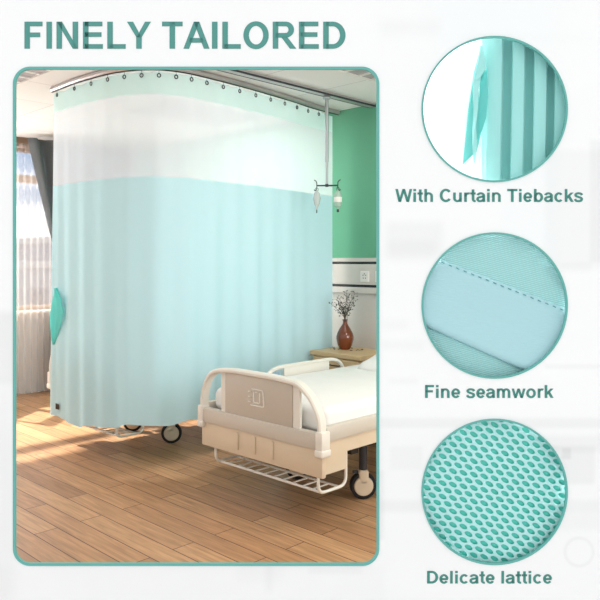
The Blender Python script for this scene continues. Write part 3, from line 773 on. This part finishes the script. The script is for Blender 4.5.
# tieback: folded strips
tk = to_world_root('fabric_tieback', 'teal folded fabric tieback hanging at the edge of the pleated curtain sample', 'tieback')
def strip(pts_l, pts_r, d0, d1, name, m, wav=.0):
    def fn(u, v):
        x = v*(len(pts_l)-1); i = min(int(x), len(pts_l)-2); k = x-i
        L = Vector(pts_l[i]).lerp(Vector(pts_l[i+1]), k); R = Vector(pts_r[i]).lerp(Vector(pts_r[i+1]), k)
        p = L.lerp(R, u); return np_(p.x, p.y, d0+(d1-d0)*u+wav*math.sin(v*14+u*3))
    return MB().grid(fn, 8, 28).build(name, m, tk, smooth=True, solid=.0015)
strip([(480.5, 47), (474, 72), (468, 110), (465, 140), (462.5, 165)], [(481.5, 46), (478, 78), (479.5, 110), (478, 135), (473.5, 154)], .034, .022, 'back_fold', M_tb_shade, .001)
strip([(480.5, 45), (477.5, 62), (474, 78), (473.5, 80)], [(482, 46), (485, 58), (486, 68), (479.5, 79)], .018, .012, 'top_fold', M_pleat, 0)
strip([(474, 77), (473, 90), (473.5, 110), (472.5, 130), (472.5, 150), (474, 162)], [(481, 77), (478.5, 90), (478, 110), (476, 125), (477, 145), (474.8, 163)], .019, .014, 'front_fold', M_pleat, .001)
strip([(480, 76), (479, 100), (477.5, 125), (476.5, 152)], [(487, 68), (488, 95), (486, 118), (480, 136)], .034, .026, 'inner_fold', M_tb_shade, .001)

# ---- round window 2: hem seam
def ribbed(name, rgb, ang, dens, strength=.5):
    m = mat(name, rgb, .75, spec=.25); n, l, b = nt(m)
    tc = n.new('ShaderNodeTexCoord'); mp = n.new('ShaderNodeMapping'); mp.inputs['Rotation'].default_value = (0, ang, 0)
    wv = n.new('ShaderNodeTexWave'); wv.wave_type = 'BANDS'; wv.bands_direction = 'Z'; wv.inputs['Scale'].default_value = dens; wv.inputs['Distortion'].default_value = .6
    wv.inputs['Detail'].default_value = 1
    l.new(tc.outputs['Object'], mp.inputs[0]); l.new(mp.outputs[0], wv.inputs[0])
    bp = n.new('ShaderNodeBump'); bp.inputs['Strength'].default_value = strength; bp.inputs['Distance'].default_value = .002
    l.new(wv.outputs[0], bp.inputs['Height']); l.new(bp.outputs[0], b.inputs['Normal'])
    mx = n.new('ShaderNodeMix'); mx.data_type = 'RGBA'; c = lin(rgb)
    mx.inputs[6].default_value = (*[v*.84 for v in c], 1); mx.inputs[7].default_value = (*[min(1, v*1.12) for v in c], 1)
    l.new(wv.outputs[0], mx.inputs[0]); l.new(mx.outputs[2], b.inputs['Base Color'])
    return m
M_rib1 = ribbed('ribbed_aqua', (168, 220, 220), math.radians(-14), 60)
M_rib2 = ribbed('ribbed_aqua_upright', (166, 214, 216), math.radians(97), 60)
M_hem = add_noise(mat('smooth_aqua_hem', (176, 217, 223), .7, spec=.3), (55, 55, 260), .035, .15)
hm = to_world_root('hemmed_cloth', 'aqua cloth with a stitched hem filling the middle round opening', 'fabric sample')
def edge_top(px): return 259+(px-441)*(49/124.)       # seam line
def edge_bot(px): return 327.5+(px-427)*(43.5/98.) - 0.00*(px-476)**2
clip(MB().grid(lambda u, v: np_(408+u*172, 218+v*170, .020+.010*v), 60, 60), CIR[1]).build('ribbed_cloth', M_rib1, hm, smooth=True)
def hemf(u, v):
    px = 408+u*172; a = edge_top(px); b_ = edge_bot(px); py = a+(b_-a)*v
    e = min(v, 1-v); r = .010*(1-max(0, 1-e/.10)**2)**.5 if e < .10 else .010
    if v > .9: r = .015*(1-((v-.9)/.1)**2)**.5 - .0
    elif v > .5: r = .010+.005*((v-.5)/.4)
    st = -.0022*math.exp(-((v-.045)/.02)**2)
    return np_(px, py, .026-r-st + .0008*math.sin(u*9+v*5))
clip(MB().grid(hemf, 90, 60), CIR[1]).build('hem_band', M_hem, hm, smooth=True, solid=.001)
clip(MB().grid(lambda u, v: np_(408+u*172, edge_bot(408+u*172)-6+v*100, .046-.024*min(1, v*2.2)), 60, 40), CIR[1]).build('lower_ribbed_cloth', M_rib2, hm, smooth=True)
M_thread = mat('seam_thread', (96, 158, 164), .8)
for i in range(17):
    px = 443+i*(119/16.); py = edge_top(px)+3.0
    a = np_(px-1.5, py-.9, .0155); b_ = np_(px+1.4, py+.5, .0155)
    MB().tube([a+Vector((0, .002, 0)), a*.7+b_*.3, a*.3+b_*.7, b_+Vector((0, .002, 0))], .0014, 6).build('stitch', M_thread, hm, smooth=True)

# ---- round window 3: lattice mesh
M_lat = add_noise(mat('aqua_lattice_yarn', (182, 229, 229), .6, spec=.4), (120, 120, 120), .06)
M_latb = satin('teal_backing_cloth', (90, 216, 198), .1)
ls = to_world_root('lattice_mesh_cloth', 'aqua openwork lattice cloth filling the bottom round opening', 'fabric sample')
bm = MB(); cxp, cyp = 494.5, 491.7
def warp(a, b):
    # a,b in pixels about the centre; gentle swell of the cloth
    r2 = (a*a+b*b)/5200.
    x = a; y = b + .10*a + 4*math.sin(a/50.)
    d = .012 + .010*r2 + .006*math.sin((a-b)/38.)
    return np_(cxp+x, cyp+y, d)
DX, DY = 10.4, 13.4
cells = []
for j in range(-14, 15):
    for i in range(-10, 11):
        a = i*DX + (DX/2 if j % 2 else 0); b = j*DY/2
        if a*a+b*b < 94**2: cells.append((a, b))
cache = {}
def vert(a, b):
    k = (round(a, 1), round(b, 1))
    for kk in ((k[0]+dx, k[1]+dy) for dx in (0, .1, -.1) for dy in (0, .1, -.1)):
        kk = (round(kk[0], 1), round(kk[1], 1))
        if kk in cache: return cache[kk]
    v = bm.bm.verts.new(warp(a, b)); cache[k] = v; return v
for a, b in cells:
    # hexagon around the cell (pointy top), hole an oblong slanting down to the right
    hexo = [(a+DX/2, b-DY/6), (a+DX/2, b+DY/6), (a, b+DY/3), (a-DX/2, b+DY/6), (a-DX/2, b-DY/6), (a, b-DY/3)]
    V = [vert(*p) for p in hexo]
    H = []
    NH = 6
    for p in hexo:
        an = math.atan2((p[1]-b)/DY*1.5, (p[0]-a)/DX)
        hx_, hy_ = 4.75*math.cos(an), 2.95*math.sin(an)
        sl = math.radians(22)
        H.append(bm.bm.verts.new(warp(a+hx_*math.cos(sl)-hy_*math.sin(sl), b+hx_*math.sin(sl)+hy_*math.cos(sl))))
    for k in range(6):
        try: bm.bm.faces.new((V[k], V[(k+1) % 6], H[(k+1) % 6], H[k]))
        except ValueError: pass
clip(bm, CIR[2]); lo = bm.build('lattice', M_lat, ls, smooth=True, solid=.003, sub=1)
clip(MB().grid(lambda u, v: warp((u-.5)*190, (v-.5)*190)+Vector((0, .006, 0)), 60, 60), CIR[2]).build('backing_cloth', M_latb, ls, smooth=True)

# added point fills hidden behind the board to brighten each round opening
def niche_fill(cx, cy, spec, dep=.02):
    for a, e in spec:
        d = bpy.data.lights.new('niche_fill_point', 'POINT'); d.energy = e; d.shadow_soft_size = .008
        o = bpy.data.objects.new('niche_fill_point', d); COL.objects.link(o)
        x = bx(cx)+.252*math.cos(math.radians(a)); z = bz(cy)+.252*math.sin(math.radians(a))
        w = B0 + RX*x + FW*dep; o.location = (w.x, w.y, z)
niche_fill(*CIR[0], [(180, .5), (145, .45), (215, .45), (110, .4), (250, .4)], .115)
niche_fill(*CIR[1], [(90, .12), (45, .08), (135, .12), (0, .06)])
niche_fill(*CIR[2], [(60, .10), (120, .08), (0, .08), (240, .06), (180, .05)])

# ------------------------------------------------------------------ light
w = bpy.data.worlds.new('World'); scn.world = w; w.use_nodes = True
n = w.node_tree.nodes; l = w.node_tree.links; bg = n['Background']
tc = n.new('ShaderNodeTexCoord'); sp = n.new('ShaderNodeSeparateXYZ'); l.new(tc.outputs['Generated'], sp.inputs[0])
rx_ = n.new('ShaderNodeMapRange'); rx_.inputs['From Min'].default_value = .55; rx_.inputs['From Max'].default_value = .85
neg = n.new('ShaderNodeMath'); neg.operation = 'MULTIPLY'; neg.inputs[1].default_value = -1; l.new(sp.outputs[0], neg.inputs[0]); l.new(neg.outputs[0], rx_.inputs[0])
rz = n.new('ShaderNodeMapRange'); rz.inputs['From Min'].default_value = .02; rz.inputs['From Max'].default_value = .16; l.new(sp.outputs[2], rz.inputs[0])
mu = n.new('ShaderNodeMath'); mu.operation = 'MULTIPLY'; l.new(rx_.outputs[0], mu.inputs[0]); l.new(rz.outputs[0], mu.inputs[1])
mx = n.new('ShaderNodeMix'); mx.data_type = 'RGBA'; mx.inputs[6].default_value = (1, 1, 1, 1); mx.inputs[7].default_value = (.42, .66, 1.0, 1)
l.new(mu.outputs[0], mx.inputs[0]); l.new(mx.outputs[2], bg.inputs[0]); bg.inputs[1].default_value = 1.11
# sun through the window
sd = bpy.data.lights.new('sun', 'SPOT'); sd.energy = 70000; sd.shadow_soft_size = .22; sd.spot_size = math.radians(20); sd.spot_blend = .3; sd.color = (1, .94, .85)
so = bpy.data.objects.new('sun', sd); COL.objects.link(so)
dirv = Vector((1.0, .22, -1.05)).normalized()
so.location = Vector((WX, 2.1, 1.75)) - dirv*16
so.rotation_euler = dirv.to_track_quat('-Z', 'Y').to_euler()
# daylight coming in at the window
area_light('daylight_and_fill', (WX-.3, 2.1, 1.75), 3.6, 250, (0, -PI/2, 0), (.97, .98, 1), 1.7)
# light of the louvred ceiling lamps, then added fill that has no fixture
area_light('lamp_and_fill_light', (-5.01, 1.94, CEIL-.02), 1.1, 1.5, (0, 0, 0), (1, .98, .96), .5)
area_light('lamp_and_fill_light', (-2.86, 3.35, CEIL-.02), .5, 6, (0, 0, 0), (1, .96, .91), 1.1)
area_light('lamp_and_fill_light', (-5.02, 3.79, CEIL-.02), .5, 32, (0, 0, 0), (.96, .99, 1), .9)
area_light('lamp_and_fill_light', (-2.6, 1.2, CEIL-.02), 1.1, 4, (0, 0, 0), (1, .97, .93), .5)  # added fill just behind the board, no lamp here
area_light('lamp_and_fill_light', (-1.0, 3.2, CEIL-.02), 1.1, 30, (0, 0, 0), (1, .97, .94), .5)  # added fill out of view on the right, no lamp here
area_light('lamp_and_fill_light', (-5.4, -.4, CEIL-.02), 1.1, 5, (0, 0, 0), (1, .98, .96), .5)  # added fill for the curtain's front, no lamp here
# added fill from the right, outside the picture; no window stands there
area_light('daylight_and_fill', (.85, 3.95, 1.35), 1.5, 40, (0, PI/2, 0), (.97, .99, 1), 1.0)
# added upward fill to whiten the left ceiling, unseen; no lamp stands there
area_light('upward_fill', (-6.6, .7, 1.85), .5, 27, (PI, 0, 0), (.92, .97, 1), .5)

# ------------------------------------------------------------------ camera
cd = bpy.data.cameras.new('camera'); cam = bpy.data.objects.new('camera', cd); COL.objects.link(cam)
cd.sensor_width = 36; cd.sensor_fit = 'HORIZONTAL'; cd.lens = 36*F/600; cd.clip_start = .05; cd.clip_end = 500
cd.shift_y = -(300-HZ)/600.
cam.location = (0, 0, EYE); cam.rotation_euler = (PI/2, 0, TH)
scn.camera = cam
scn.view_settings.view_transform = 'Standard'; scn.view_settings.look = 'None'; scn.view_settings.exposure = 0; scn.view_settings.gamma = 1
scn.view_settings.use_curve_mapping = False
